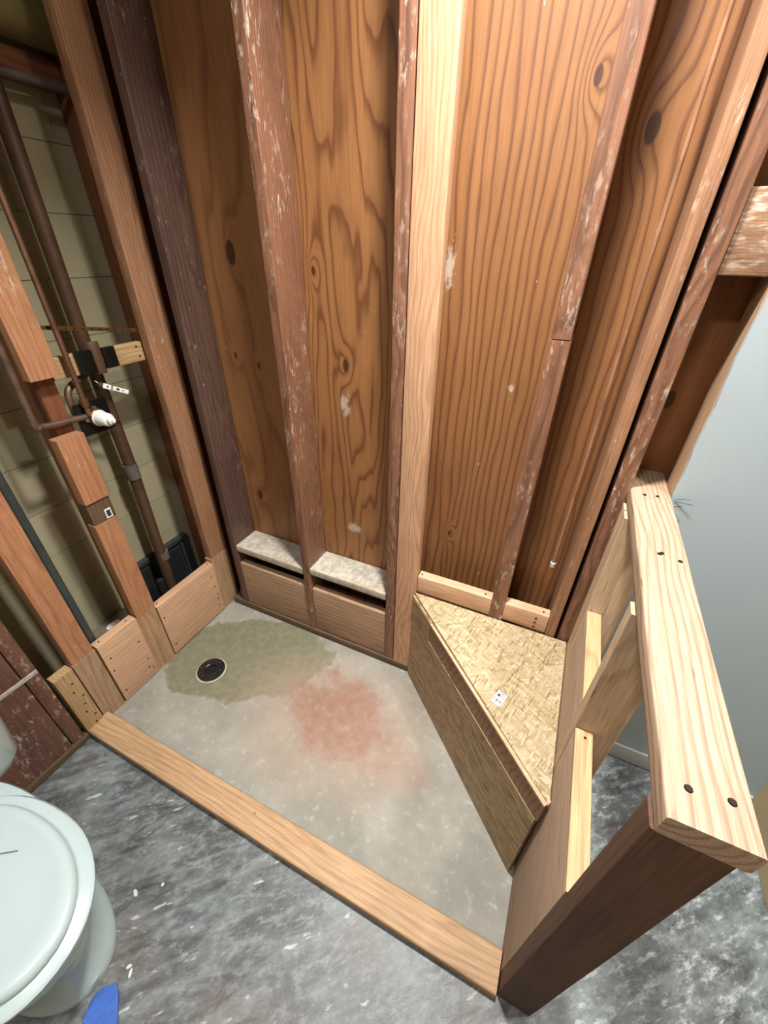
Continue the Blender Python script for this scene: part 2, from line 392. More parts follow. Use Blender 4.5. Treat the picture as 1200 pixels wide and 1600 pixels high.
def osb_mat(name, side=False):
    t = NT(name); p = t.n('ShaderNodeTexCoord').outputs['Object']
    x, y, z = t.sep(p)
    if side: a, b = t.math('SUBTRACT', t.math('MULTIPLY', x, .72), t.math('MULTIPLY', y, .69)), z
    else: a, b = x, y
    cols = None
    base = t.noise(p, 7, 3)
    def layer(ang, l, w, seed):
        ca, sa = math.cos(ang), math.sin(ang)
        u = t.math('ADD', t.math('MULTIPLY', a, ca), t.math('MULTIPLY', b, sa)); v = t.math('SUBTRACT', t.math('MULTIPLY', b, ca), t.math('MULTIPLY', a, sa))
        wob = t.noise(t.vec(u, v, seed), 18, 2)
        vo = t.n('ShaderNodeTexVoronoi'); t.put(vo.inputs['Vector'], t.vec(t.math('MULTIPLY', u, 1 / l), t.math('ADD', t.math('MULTIPLY', v, 1 / w), wob), seed)); vo.inputs['Scale'].default_value = 1
        r, g, bb = t.sep(vo.outputs['Color'])
        fib = t.noise(t.vec(t.math('MULTIPLY', u, 20), t.math('MULTIPLY', v, 300), seed), 1, 2)
        return r, g, t.math('ADD', r, t.math('MULTIPLY_ADD', fib, .5, -.25))
    R1, G1, C1 = layer(.15 if side else .6, .045, .008, 1.); R2, G2, C2 = layer(-.12 if side else -.5, .04, .006, 5.); R3, G3, C3 = layer(.02 if side else 1.3, .028, .0035, 9.)
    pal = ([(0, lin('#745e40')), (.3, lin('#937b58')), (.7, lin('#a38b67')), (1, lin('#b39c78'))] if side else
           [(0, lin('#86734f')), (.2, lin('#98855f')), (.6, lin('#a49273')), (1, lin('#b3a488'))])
    col = t.ramp(C1, pal)
    col = t.mix(t.step(G2, .45, .5), col, t.ramp(C2, pal))
    col = t.mix(t.step(G3, .70, .72), col, t.ramp(C3, pal))
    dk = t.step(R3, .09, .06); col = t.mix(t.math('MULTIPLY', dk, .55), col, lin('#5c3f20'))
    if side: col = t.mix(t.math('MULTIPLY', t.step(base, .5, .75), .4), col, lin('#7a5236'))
    t.bump(C1, .25, .001)
    return t.fin(col, .6, 0, .4)
def ledge_mat():
    t = NT('plaster_covered_ledge'); p = t.n('ShaderNodeTexCoord').outputs['Object']
    n = t.noise(p, 40, 6, .7); n2 = t.noise(p, 6, 3)
    col = t.mix(t.step(n, .35, .6), lin('#9a9080'), lin('#b9b3a6')); col = t.mix(t.math('MULTIPLY', t.step(n2, .5, .7), .5), col, lin('#9a8768'))
    t.bump(n, .5, .004); return t.fin(col, .85)
def drywall_mat(name, a, b, scuff):
    t = NT(name); p = t.n('ShaderNodeNewGeometry').outputs['Position']; x, y, z = t.sep(p)
    n = t.noise(p, 3, 3); n2 = t.noise(p, 90, 3)
    col = t.mix(n, lin(a), lin(b))
    if scuff:
        s = t.math('MULTIPLY', t.step(t.noise(t.vec(t.math('MULTIPLY', x, 3), y, z), 20, 4, .6), .52, .7), t.step(x, 1.86, 1.775))
        col = t.mix(t.math('MULTIPLY', s, .6), col, lin('#b7a998'))
    t.bump(n2, .08, .001); return t.fin(col, .6)
def block_mat():
    t = NT('olive_painted_block'); p = t.n('ShaderNodeNewGeometry').outputs['Position']; rnd = t.n('ShaderNodeObjectInfo').outputs['Random']
    n = t.noise(p, 5, 4, .6); n2 = t.noise(p, 80, 3, .6); n3 = t.step(t.noise(p, 26, 3, .6), .72, .78)
    col = t.mix(t.math('MULTIPLY_ADD', rnd, .35, t.math('MULTIPLY', n, .6)), lin('#b0a88a'), lin('#968e73'))
    col = t.mix(t.math('MULTIPLY', n3, .5), col, lin('#c5bda2'))
    t.bump(n2, .3, .002); return t.fin(col, .8)
M_SLAB, M_FLOOR = slab_mat(), floor_mat()
M_OSB, M_OSBS, M_LEDGE = osb_mat('osb_top'), osb_mat('osb_front', True), ledge_mat()
M_DRY = drywall_mat('pale_blue_drywall', '#a3b2b9', '#adb9be', True); M_TAN = drywall_mat('tan_wall_paint', '#b09c7a', '#a8946f', False)
M_CEIL = drywall_mat('white_ceiling_paint', '#d8d6d0', '#cfcdc6', False); M_BLOCK = block_mat()
M_MORTAR = plain('mortar_joint', '#989078', .9, 0, .4, 30); M_BASE = plain('grey_baseboard', '#b4b8b8', .6, 0, .2, 12)

# ------------------------------------------------------------------ the setting
TOP = 2.92
fl = box('floor', -.6, 2.6, -2.4, .3, -.12, -.002, M_FLOOR); tag(fl, kind='structure', label='dark grey scraped concrete floor outside the shower')
sf = box('shower_floor', -.01, 1.668, -.76, .006, -.06, 0, M_SLAB); tag(sf, kind='structure', label='pale concrete shower floor with damp stain and red patch')
# right-hand outer strip of slab level with the shower slab is part of the main floor
ce = box('ceiling', -.6, 2.6, -2.4, .3, TOP + .02, TOP + .1, M_CEIL); tag(ce, kind='structure', label='white ceiling above the shower')
wr = box('wall_right', 2.40, 2.5, -2.4, .05, 0, TOP + .02, M_TAN); tag(wr, kind='structure', label='tan painted wall at the far right')

wf = box('wall_front', -.4, 2.5, -2.5, -2.4, 0, TOP + .02, M_TAN); tag(wf, kind='structure', label='tan painted wall behind the camera')
# back wall -----------------------------------------------------------------
YS = .155
wb = box('wall_back', -.3, 2.6, YS + .02, YS + .06, 0, TOP + .02, M_SHADE); tag(wb, kind='structure', label='open framed back wall of the shower with plywood sheathing')
p_left = plywood('plywood_left_bay', '#8d613c', '#5e3922', .6, .5, 13, [(.26, 1.679, .020), (.198, .674, .014), (.31, 1.30, .006), (.20, 1.33, .006)], seed=2.3, contrast=.55, wig=.08)
p_mid = plywood('plywood_middle_bay', '#92643c', '#5f371d', 1.0, .7, 24, [(.598, 1.635, .007), (.707, 1.346, .011)], seed=7.9, contrast=.85, wig=.10, marks=[(.719, .634, .05, .03), (.70, 1.20, .03, .06)])
p_right = plywood('plywood_right_bay', '#8d603a', '#5d361f', .15, 1.25, 30, [(1.352, 2.014, .009), (1.484, 1.923, .014), (1.157, .745, .006)], sx=2.4, seed=4.1, contrast=.85, wig=.06, marks=[(1.062, 1.655, .022, .07), (1.291, 1.342, .014, .016)])
p_far = plywood('plywood_far_bay', '#8e5a33', '#5f351a', .5, .2, 9, [(1.708, 1.368, .013)], seed=9.2, contrast=.4)
for (x0, x1, m, lb) in ((.02, .545, p_left, 'orange plywood panel with large dark knots in left bay'), (.547, .99, p_mid, 'orange plywood panel with cathedral grain in middle bay'),
                        (.992, 1.615, p_right, 'orange plywood panel with rippled straight grain in right bay'), (1.617, 1.83, p_far, 'shaded plywood panel with round knot behind the opening')):
    o = box('sheathing_panel', x0, x1, YS, YS + .018, .0, TOP, m, wb); o['label'] = lb
st = lambda *a, **k: lumber('stud', *a, parent=wb, **k)
st(.080, .119, .004, YS - .002, .04, TOP, 'dark', label='dark purple-brown corner stud with dust flecks')
st(.523, .561, .000, YS - .002, .04, TOP, 'oldred', label='old stud with pale dusty edge between left and middle bays')
st(.951, .993, .002, YS - .002, .04, TOP, 'oldred', label='old dark ridged stud doubled with a pale new one')
st(.997, 1.087, -.002, .036, .04, TOP, 'new', label='pale new stud nailed flat beside the old centre stud')
st(1.384, 1.430, .002, YS - .002, 1.517, TOP, 'oldred', label='upper length of the cracked ridged stud in the right bay')
st(1.382, 1.432, .000, YS - .002, .50, 1.514, 'oldred', label='lower length of the cracked ridged stud above the bench')
st(1.588, 1.621, .002, YS - .002, .50, TOP, 'old', label='orange stud left of the dark gap')
st(1.634, 1.674, .004, YS - .002, .0, TOP, 'oldred', label='old ridged stud right of the dark gap')
st(1.770, 1.812, .014, .10, .0, TOP, 'weath', label='weathered stud at the torn drywall edge')
lumber('top_plate', .02, 1.83, .0, YS - .002, TOP - .04, TOP + .015, 'old', wb)
sp = lumber('sole_plate', .02, 1.09, -.004, YS - .002, 0, .040, 'stain', wb, label='damp brown sole plate along the shower floor')
sp2 = lumber('sole_plate', 1.092, 1.83, .0, YS - .002, 0, .04, 'old', wb)
hd = lumber('header_block', 1.677, 2.2, .016, .10, 1.662, 1.806, 'oldpale', wb, axis='X', label='glossy glue-smeared header block above the opening')
# splash boards and ledges in the two left bays
for (x0, x1, zt, z0, z1, l1, l2) in ((.122, .520, .325, .398, .436, 'weathered splash board in left bay', 'plaster-covered ledge in left bay'),
                                   (.564, .948, .325, .412, .449, 'weathered splash board in middle bay', 'plaster-covered ledge in middle bay')):
    lumber('splash_board', x0, x1, .006, .042, .043, zt, 'splash', wb, axis='X', r=.006, label=l1)
    lumber('ledge_board', x0 - .002, x1, .004, YS - .003, z0, z1, M_LEDGE, wb, axis='X', r=.004, wob=.003, step=.04, label=l2)
# pink blocking over the bench
for (x0, x1, sc) in ((1.090, 1.382, ((1.10, .02), (1.355, .02))), (1.432, 1.586, ((1.565, .02),))):
    b = lumber('blocking', x0, x1, .002, .042, .530, .612, 'pink', wb, axis='X', label='fresh pinkish blocking above the bench ' + ('left' if x0 < 1.2 else 'right') + ' of the ridged stud')
    for sx, sy in sc: screw(b, sx, sy, .6125, '+z')
    if x0 > 1.3:
        for k in range(3): screw(b, 1.545, .001, .545 + .022 * k, '-y')
# nails standing out of studs
# drywall right of the opening with a ragged cut edge
pts = []
r2 = random.Random(3)
z = 0.0
while z < TOP: pts.append((1.769 + .003 * r2.random() + .006 * mnoise.noise((z * 7, 0, 0)), z)); z += .035
pts += [(1.770, TOP), (2.40, TOP), (2.40, 0)]
bm = bmesh.new(); fr = [bm.verts.new((x, 0, zz)) for x, zz in pts]; bk = [bm.verts.new((x, .0135, zz)) for x, zz in pts]
bm.faces.new(fr); bm.faces.new(bk[::-1])
for i in range(len(pts)): k = (i + 1) % len(pts); bm.faces.new((fr[i], bk[i], bk[k], fr[k]))
bmesh.ops.recalc_face_normals(bm, faces=bm.faces); me = bpy.data.meshes.new('drywall_sheet'); bm.to_mesh(me); bm.free()
dw = link('drywall_sheet', me, M_DRY, wb, (0, 0, 0)); dw['label'] = 'pale blue-white drywall sheet with torn left edge'
for (hx, hz, dx, dz) in ((1.778, 1.155, .030, .012), (1.785, 1.15, .035, .003), (1.776, 1.13, .022, .014), (1.79, 1.10, .018, -.002)):
    tube('loose_fibre', [(hx, -.001, hz), (hx + dx * .5, -.006, hz + dz * .6), (hx + dx, -.010, hz + dz)], .0006, M_HAIR, dw, 5)
bb = lumber('baseboard_back', 1.80, 2.398, -.012, -.001, .002, .085, M_BASE, None, axis='X'); tag(bb, kind='structure', label='low grey baseboard under the drywall')

# left wall -----------------------------------------------------------------
wl = box('wall_left', -.36, -.304, -2.4, .5, 0, TOP + .02, M_MORTAR); tag(wl, kind='structure', label='olive concrete block wall behind open studs')
BL = boxmesh('concrete_block', .012, .391, .1915, .0012); BL.materials.append(M_BLOCK)
for c in range(16):
    zc = .82 - .193 * 4 + .193 * c - .0965
    for k in range(8):
        yc = .42 - k * .392 + (.196 if c % 2 else 0)
        if yc < -2.2 or zc > TOP - .05: continue
        link('concrete_block', BL, None, wl, (-.302, yc, zc))
lt = lambda *a, **k: lumber('stud', *a, parent=wl, **k)
lt(-.042, .0, -.060, .047, .352, TOP, 'old', label='orange corner stud of the left wall', wob=.004)
lt(-.045, .001, -.066, .046, .0, .350, 'weath', label='grey weathered lower end of the corner stud')
lt(-.29, -.055, .074, .13, 0, TOP, 'deep', label='dark stud behind the corner stud')
lt(-.042, 0, -.486, -.398, 1.352, TOP, 'orange', label='sawn-off stud hanging above the shower valve', wob=.003)
o = lt(-.042, .002, -.492, -.402, .922, 1.165, 'orange', label='short orange stud block just below the shower valve')
lt(-.046, -.004, -.490, -.404, .832, .920, 'stain', label='dark stained joint of the cut stud')
lt(-.042, 0, -.494, -.406, .345, .830, 'orange', label='orange lower stud left of the wide block')
lt(-.042, 0, -.500, -.408, .0, .343, 'weath', label='damp bottom end of the middle stud')
lt(-.15, -.05, -.455, -.398, 0, TOP, 'deep', label='dark stud standing behind the cut stud')
lt(-.045, 0, -.766, -.683, .36, TOP, 'orange', label='wide orange stud left of the grey conduit', wob=.003)
lt(-.045, .002, -.769, -.681, .0, .358, 'splash', label='brown foot of the left stud beside the curb')
ep = lumber('end_block', -.03, .012, -.842, -.775, .0, .362, 'gold', wl, label='screwed pale end block at the head of the curb')
for k in range(7): screw(ep, .0125, -.80 + .012 * math.sin(k * 2.1), .05 + .042 * k, '+x')
b1 = lumber('blocking', -.040, .003, -.404, -.066, .008, .328, 'pink', wl, axis='Y', label='wide fresh blocking left of the corner stud')
for yy, zz in ((-.385, .06), (-.39, .25), (-.095, .06), (-.085, .13), (-.09, .19), (-.095, .26), (-.09, .10)): screw(b1, .0035, yy, zz, '+x')
for yy in (-.385, -.08): screw(b1, -.02, yy, .3285, '+z')
b2 = lumber('blocking', -.040, .004, -.674, -.502, .004, .360, 'pink', wl, axis='Y', label='short fresh blocking beside the left stud')
for yy, zz in ((-.655, .06), (-.66, .20), (-.65, .27), (-.52, .05), (-.525, .12), (-.53, .24), (-.535, .07)): screw(b2, .0045, yy, zz, '+x')
for yy in (-.65, -.53): screw(b2, -.02, yy, .3605, '+z')
lp = lumber('sole_plate', -.06, -.004, -.86, .05, -.002, .006, 'stain', wl, axis='Y')
br = lumber('brace_board', -.078, -.050, -.395, -.062, 1.328, 1.395, 'gold', wl, axis='Y', label='pale brace board carrying the pipe clamp')
for yy, zz in ((-.08, 1.345), (-.085, 1.38)): screw(br, -.0495, yy, zz, '+x')
lt(-.05, 0, -.898, -.853, 0, TOP, 'redpan', label='red-brown stud next to the toilet tank', wob=.002)
pn = box('wall_panel', -.02, 0, -2.3, -.902, 0, TOP, wood('redpan', 'Z'), wl); pn['label'] = 'glue-smeared red-brown panel behind the toilet'
lumber('plaster_strip', -.001, .004, -1.6, -.855, .437, .455, M_LEDGE, wl, axis='Y', r=.002, wob=.004, step=.03)
lumber('sole_plate', -.01, .012, -2.3, -.845, 0, .03, 'stain', wl, axis='Y')
# dark panel set into the block wall
ap = box('access_panel', -.296, -.290, -.29, .03, .0, .372, M_SLATE, wl); ap['label'] = 'dark grey metal panel set into the block wall'
for a in ((-.29, -.27, .0, .372), (.01, .03, .0, .372), (-.29, .03, .345, .372)):
    lumber('panel_frame', -.290, -.272, a[0], a[1], a[2], a[3], M_SLATE, ap, r=.003)
box('panel_recess', -.2905, -.287, -.16, -.02, .02, .31, M_SLATED, ap, .002)
box('panel_recess', -.2905, -.287, -.262, -.18, .02, .31, M_SLATED, ap, .002)
lumber('panel_rail', -.287, -.270, -.015, .003, .0, .33, M_SLATE, ap, r=.004)
# rough concrete ledge at the foot of the cavity
cl = box('concrete_ledge', -.292, -.15, -.62, -.31, 0, .20, plain('rough_ledge_concrete', '#7d7566', .9, 0, .6, 14, .3, .6), wl, .01); cl['label'] = 'rough concrete ledge in the wall cavity'
rag = bpy.data.meshes.new('paper_scrap'); bm = bmesh.new(); bmesh.ops.create_icosphere(bm, subdivisions=3, radius=.02)
for v in bm.verts: v.co = Vector((v.co.x * .7, v.co.y * 1.5, v.co.z * .5)) * (1 + .35 * mnoise.noise(v.co * 60))
bm.to_mesh(rag); bm.free()
tag(link('paper_scrap', rag, M_PAPER, None, (-.22, -.50, .207)), 'crumpled white scrap on the ledge inside the wall', 'paper')
# white product tag on the dark joint
tg = box('tag_sticker', -.0035, -.0025, -.440, -.417, .836, .874, M_PAPER, wl)
box('printed_panel', -.0026, -.0022, -.436, -.421, .841, .868, M_INK, tg)

# ------------------------------------------------------------------ pony wall
pw = empty('pony_wall', (1.71, -.42, 0), 'unfinished pale lumber half wall beside the bench', 'half wall')
X0, X1 = 1.667, 1.757
cp = lumber('cap_board', 1.673, 1.768, -.834, .150, 1.120, 1.161, 'cap', pw, axis='Y', r=.004, label='pale planed cap board with screw holes')
for q in ((1.70, -.79), (1.745, -.785), (1.715, -.29), (1.752, -.30), (1.705, -.02), (1.735, -.015), (1.72, -.285)): screw(cp, q[0], q[1], 1.1613, '+z', .0055)
lumber('end_post', X0 + .002, X1 + .002, -.832, -.793, .0, 1.119, 'post', pw, label='brown end post with painted-in shade facing the room')
lumber('stud', X0, X1, -.458, -.420, .0, 1.119, 'pale', pw, label='middle upright of the half wall')
lumber('stud', X0, X1, -.094, -.052, .0, 1.119, 'pale', pw, label='far upright of the half wall')
lumber('stud', X0, X1, -.048, -.008, .0, 1.119, 'pale', pw, label='upright against the back wall')
def tallblock(y0, y1, zt, lab):
    b = lumber('blocking', X0 + .001, X0 + .041, y0, y1, .0, zt, 'brown', pw, axis='Y', r=.002, label=lab)
    return b
nb = tallblock(-.791, -.460, .712, 'tall backing board near the end post')
fb = tallblock(-.418, -.096, .768, 'tall backing board behind the bench')
lumber('ledger_edge', X0 + .001, X0 + .041, -.791, -.460, .7125, .724, 'gold', nb, axis='Y', r=.002)
lumber('ledger_edge', X0 + .001, X0 + .041, -.418, -.096, .7685, .780, 'gold', fb, axis='Y', r=.002)
screw(nb, 1.69, -.478, .7243, '+z'); screw(fb, 1.69, -.40, .7803, '+z')

# ------------------------------------------------------------------ curb
cu = lumber('shower_curb', .004, 1.665, -.842, -.748, .0, .041, 'curb', None, axis='X', r=.006, wob=.002)
tag(cu, 'long pale board laid flat as the shower curb', 'curb')

# ------------------------------------------------------------------ corner bench
be = empty('corner_bench', (1.45, -.2, 0), 'triangular corner bench of strand board in the shower', 'bench')
TP = [(1.084, -.004), (1.664, -.004), (1.664, -.556)]
zt = lambda x, y: .527 + .028 * y
prism('bench_top', TP, lambda x, y: zt(x, y) - .012, zt, M_OSB, be, (1.45, -.2, .5))
d = Vector((1.658 - 1.080, -.553 - 0, 0)); L = d.length; d /= L; nrm = Vector((d.y, -d.x, 0)) * 1.0
nrm = Vector((-.69, -.72, 0)).normalized()
def slab_face(name, s0, s1, z0, z1, t0, t1, mat, lab=None, par=None):
    o0 = Vector((1.076, -.004, 0))
    P = [o0 + d * s0 + nrm * t0, o0 + d * s1 + nrm * t0, o0 + d * s1 + nrm * t1, o0 + d * s0 + nrm * t1]
    o = prism(name, [(p.x, p.y) for p in P], z0, z1, mat, be, (P[0].x, P[0].y, z0))
    if lab: o['label'] = lab
    return o
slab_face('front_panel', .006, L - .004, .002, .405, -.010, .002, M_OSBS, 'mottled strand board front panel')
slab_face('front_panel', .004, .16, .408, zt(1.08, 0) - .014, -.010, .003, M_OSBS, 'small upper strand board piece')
M_RAIL = wood('weath', 'X')
slab_face('top_rail', .163, L + .002, .408, .499, -.030, .000, wood('rail', 'X'), 'brown upper strip of the bench front')
slab_face('edge_strip', .02, L + .002, .500, .508, -.02, .0035, wood('pink', 'X'), 'splintered pale edge under the seat')
lumber('bench_leg', 1.60, 1.655, -.05, -.012, 0, .51, 'brown', be)
# white price sticker with barcode on the seat
stc = Vector((1.4885, -.319, 0)); stc.z = zt(stc.x, stc.y) + .0010
stk = link('sticker', boxmesh('sticker', .032, .048, .0008), M_PAPER, be, stc); stk.rotation_euler = (.026, .010, math.radians(-20)); stk['label'] = 'white price sticker with barcode'
for k, (bx, bw) in enumerate(((-.012, .002), (-.0085, .001), (-.003, .003), (.0015, .002), (.005, .0012), (.008, .0025), (.0118, .002))):
    o = bpy.data.objects.new('barcode_bar', boxmesh('barcode_bar', bw, .012, .0004)); o.data.materials.append(M_INK); COL.objects.link(o); o.parent = stk; o.location = (bx, -.010, .0006)
for (bx, by, w, h) in ((0, .0195, .024, .0022), (0, .016, .020, .0014), (-.006, .009, .010, .008), (.006, .0115, .012, .0022), (.006, .0065, .012, .0018), (0, .0005, .022, .0012)):
    o = bpy.data.objects.new('text_line', boxmesh('text_line', w, h, .0004)); o.data.materials.append(M_INK); COL.objects.link(o); o.parent = stk; o.location = (bx, by, .0006)

# ------------------------------------------------------------------ floor drain
fd = empty('floor_drain', (.226, -.398, 0), 'black round floor drain in the damp stain', 'drain')
lathe('drain_collar', [(.066, -.001), (.070, .003), (.066, .006), (.063, .006), (.062, .0004)], plain('pale_sealant_ring', '#b7b09a', .7, 0, .5, 40), fd, (.226, -.398, 0))
bm = bmesh.new()
N = 32
prof = [(.062, .001), (.062, .010), (.056, .012), (.040, .009), (.031, .012), (.027, .010), (.026, .0015)]
rings = []
for r, h in prof: rings.append([bm.verts.new((r * math.cos(2 * math.pi * j / N), r * math.sin(2 * math.pi * j / N), h)) for j in range(N)])
for a, b in zip(rings, rings[1:]):
    for j in range(N): bm.faces.new((a[j], a[(j + 1) % N], b[(j + 1) % N], b[j]))
me = bpy.data.meshes.new('clamping_ring'); bm.to_mesh(me); bm.free(); finish(me)
link('clamping_ring', me, M_BLACKP, fd, (.226, -.398, 0))
lathe('throat', [(.0262, .0008), (.0262, .0016), (.001, .0016)], plain('drain_throat_black', '#050505', .8), fd, (.226, -.398, 0))
lumber('strainer_bar', .202, .250, -.401, -.395, .002, .006, M_BLACKP, fd, axis='X', r=.001)
for k in range(6):
    an = k * math.pi / 3 + .3
    lathe('bolt_head', [(.0055, 0), (.0055, .003), (.003, .005)], M_SLATED, fd, (.226 + .047 * math.cos(an), -.398 + .047 * math.sin(an), .010), seg=10)

# ------------------------------------------------------------------ plumbing in the left wall
dp = empty('drain_pipe', (-.17, -.20, 0), 'thick brown vertical pipe behind the shower valve', 'pipe')
tube('pipe_run', [(-.17, -.205, .205), (-.17, -.19, .87), (-.17, -.195, 1.40), (-.17, -.18, 2.15)], .024, M_IRON, dp)
for z0, z1 in ((.85, .915), (.40, .44)): tube('coupling', [(-.17, -.193, z0), (-.17, -.193, z0 + .004), (-.17, -.193, z1)], .029, M_GREYP, dp)
tube('lower_stub', [(-.17, -.25, .01), (-.17, -.25, .30)], .016, M_SLATED, dp)
sv = empty('shower_valve', (-.03, -.33, 1.19), 'copper shower valve with white cartridge on a black plate', 'valve')
pl = lumber('mounting_plate', -.040, -.034, -.386, -.270, 1.135, 1.246, M_BLACK, sv, axis='Z', r=.002, label='black square mounting plate', wob=0)
lathe('valve_body', [(.012, -.03), (.030, -.028), (.032, .0), (.030, .018), (.026, .022)], M_BRASS, sv, (-.03, -.327, 1.19), 'X')
lathe('cartridge_cover', [(.0265, .0), (.0275, .003), (.0245, .006), (.0225, .045), (.019, .05), (.0135, .051), (.012, .066), (.006, .067), (.0055, .074)], M_WHITEP, sv, (-.012, -.327, 1.19), 'X').__setitem__('label', 'white plastic cartridge cover')
tube('shower_riser', [(-.02, -.352, 1.205), (-.02, -.352, 1.26), (-.02, -.352, TOP)], .0085, M_COPPER, sv)
tube('supply_pipe', [(-.03, -.345, 1.20), (-.03, -.515, 1.212), (-.03, -.508, 1.46), (-.03, -.50, TOP)], .0105, M_COPPER2, sv, fillet=.03)
tube('elbow', [(-.03, -.505, 1.2115), (-.03, -.515, 1.212), (-.03, -.514, 1.235)], .0125, M_COPPER2, sv, fillet=.012)
tube('cross_pipe', [(-.055, -.375, 1.21), (-.055, -.375, 1.295), (-.085, -.28, 1.315), (-.14, -.235, 1.325)], .011, M_COPPER2, sv, fillet=.035)
lathe('pipe_union', [(.013, -.012), (.014, 0), (.013, .012)], M_BRASS, sv, (-.02, -.352, 1.25))
lathe('stop_screw', [(.007, 0), (.007, .012)], M_STEEL, sv, (-.034, -.325, 1.222), 'X', 12)
lathe('stop_screw', [(.007, 0), (.007, .012)], M_STEEL, sv, (-.034, -.362, 1.19), 'X', 12)
# hanging paper tag
pt = empty('hanging_tag', (-.05, -.26, 1.28), 'white paper tag hanging off the copper elbow', 'tag')
def strip(name, a, b, w, th, mat, par):
    a, b = Vector(a), Vector(b); dd = (b - a); n = Vector((1, 0, 0)); up = n.cross(dd).normalized() * w
    bm = bmesh.new(); q = [a - up, b - up, b + up, a + up]
    v0 = [bm.verts.new(p - a) for p in q]; v1 = [bm.verts.new(p - a + n * th) for p in q]
    bm.faces.new(v0[::-1]); bm.faces.new(v1)
    for i in range(4): k = (i + 1) % 4; bm.faces.new((v0[i], v0[k], v1[k], v1[i]))
    bmesh.ops.recalc_face_normals(bm, faces=bm.faces)
    me = bpy.data.meshes.new(name); bm.to_mesh(me); bm.free(); return link(name, me, mat, par, a)
T0, T1 = Vector((-.035, -.262, 1.283)), Vector((-.035, -.180, 1.238))
t1 = strip('tag_paper', T0, T0.lerp(T1, .30), .0085, .001, M_PAPER, pt); t2 = strip('tag_paper', T0.lerp(T1, .37), T1, .0075, .001, M_PAPER, pt)
strip('print_mark', T0.lerp(T1, .13) + Vector((.0012, 0, 0)), T0.lerp(T1, .19) + Vector((.0012, 0, 0)), .003, .0004, M_BLACK, pt)
strip('print_mark', T0.lerp(T1, .50) + Vector((.0012, 0, 0)), T0.lerp(T1, .62) + Vector((.0012, 0, 0)), .003, .0004, M_BLACK, pt)
strip('print_mark', T0.lerp(T1, .74) + Vector((.0012, 0, 0)), T0.lerp(T1, .80) + Vector((.0012, 0, 0)), .002, .0004, M_BLACK, pt)
lathe('tag_clip', [(.007, 0), (.007, .01)], M_STEEL, pt, (-.045, -.268, 1.288), 'X', 12)
tube('tag_string', [(-.05, -.275, 1.30), (-.04, -.268, 1.288), (-.035, -.262, 1.283)], .0012, M_PAPER, pt, 6)
# perforated strap
hs = empty('hanger_strap', (-.05, -.2, 1.46), 'thin perforated metal strap across the wall cavity', 'strap')
SA, SB = Vector((-.048, -.375, 1.484)), Vector((-.048, -.05, 1.432))
strip('strap_band', SA, SB, .006, .0012, M_BRASS, hs)
for k in range(12):
    c = SA.lerp(SB, (k + .6) / 12.2); strip('strap_hole', c + Vector((.0013, -.003, .0005)), c + Vector((.0013, .003, -.0005)), .002, .0003, M_BLACK, hs)
# pipe clamp pads on the brace
pc = empty('pipe_clamp', (-.05, -.25, 1.36), 'black rubber pipe clamp on the pale brace', 'clamp')
lumber('clamp_pad', -.0495, -.030, -.315, -.262, 1.328, 1.402, M_BLACK, pc, r=.004); lumber('clamp_pad', -.0495, -.030, -.225, -.180, 1.335, 1.400, M_BLACK, pc, r=.004)
tube('clamped_pipe', [(-.055, -.243, 1.322), (-.05, -.243, 1.37), (-.06, -.238, 1.42)], .022, M_IRON, pc)
# other pipes
tag(tube('insulated_pipe', [(-.21, -.9, 2.24), (-.21, -.3, 2.240), (-.21, .07, 2.240)], .060, M_OLIVE, None, 24), 'fat olive pipe running overhead behind the studs', 'pipe')
tag(tube('overhead_conduit', [(-.20, -.9, 2.105), (-.20, .07, 2.10)], .012, M_GREYP, None, 12), 'thin grey horizontal pipe under the olive pipe', 'pipe')
tag(lumber('cavity_joist', -.292, -.235, -.9, .07, 2.105, 2.172, 'deep', None, axis='Y'), 'dark horizontal timber under the olive pipe', 'timber')
tag(lumber('vertical_conduit', -.075, -.048, -.668, -.640, .0, 2.90, M_SLATE, None, axis='Z', r=.010, wob=0), 'slate grey conduit running beside the left stud', 'conduit')
rod = empty('metal_rod', (1.552, .10, .77), 'thin grey rod hanging in the right bay', 'rod')
tube('rod_shaft', [(1.552, .10, .775), (1.552, .10, 2.86)], .0055, wood('old', 'Z'), rod, 12)
lathe('rod_end', [(.006, -.004), (.010, 0), (.010, .016), (.0075, .018)], plain('bright_rod_end', '#c9c9c4', .35, .4), rod, (1.552, .10, .762), seg=12)

# ------------------------------------------------------------------ toilet
CY = -1.268
to = empty('toilet', (.4, CY, 0), 'white porcelain toilet with closed lid at left', 'toilet')
def egg(xb, xf, hw, n=48, sq=2.3, back=None):
    """egg outline: back at xb, front tip at xf, half width hw"""
    P = []
    xc = xb + (xf - xb) * .52
    for j in range(n):
        an = 2 * math.pi * j / n; c, s = math.cos(an), math.sin(an)
        e = 2 / (2.0 if c > 0 else sq)
        rx = (xf - xc) if c > 0 else (xc - xb)
        P.append((xc + rx * math.copysign(abs(c) ** e, c), hw * math.copysign(abs(s) ** (2 / 2.15), s)))
    return P
def loft(name, secs, mat, parent):
    """secs: list of (z, outline); closed top and bottom"""
    vs, fs = [], []; n = len(secs[0][1]); base = Vector((.4, CY, 0))
    for z, P in secs:
        for x, y in P: vs.append((x - .4, y, z))
    for i in range(len(secs) - 1):
        for j in range(n): k = (j + 1) % n; fs.append((i * n + j, i * n + k, (i + 1) * n + k, (i + 1) * n + j))
    fs.append(tuple(range(n))[::-1]); fs.append(tuple((len(secs) - 1) * n + j for j in range(n)))
    me = bpy.data.meshes.new(name); me.from_pydata(vs, [], fs); finish(me, 50)
    return link(name, me, mat, parent, base)
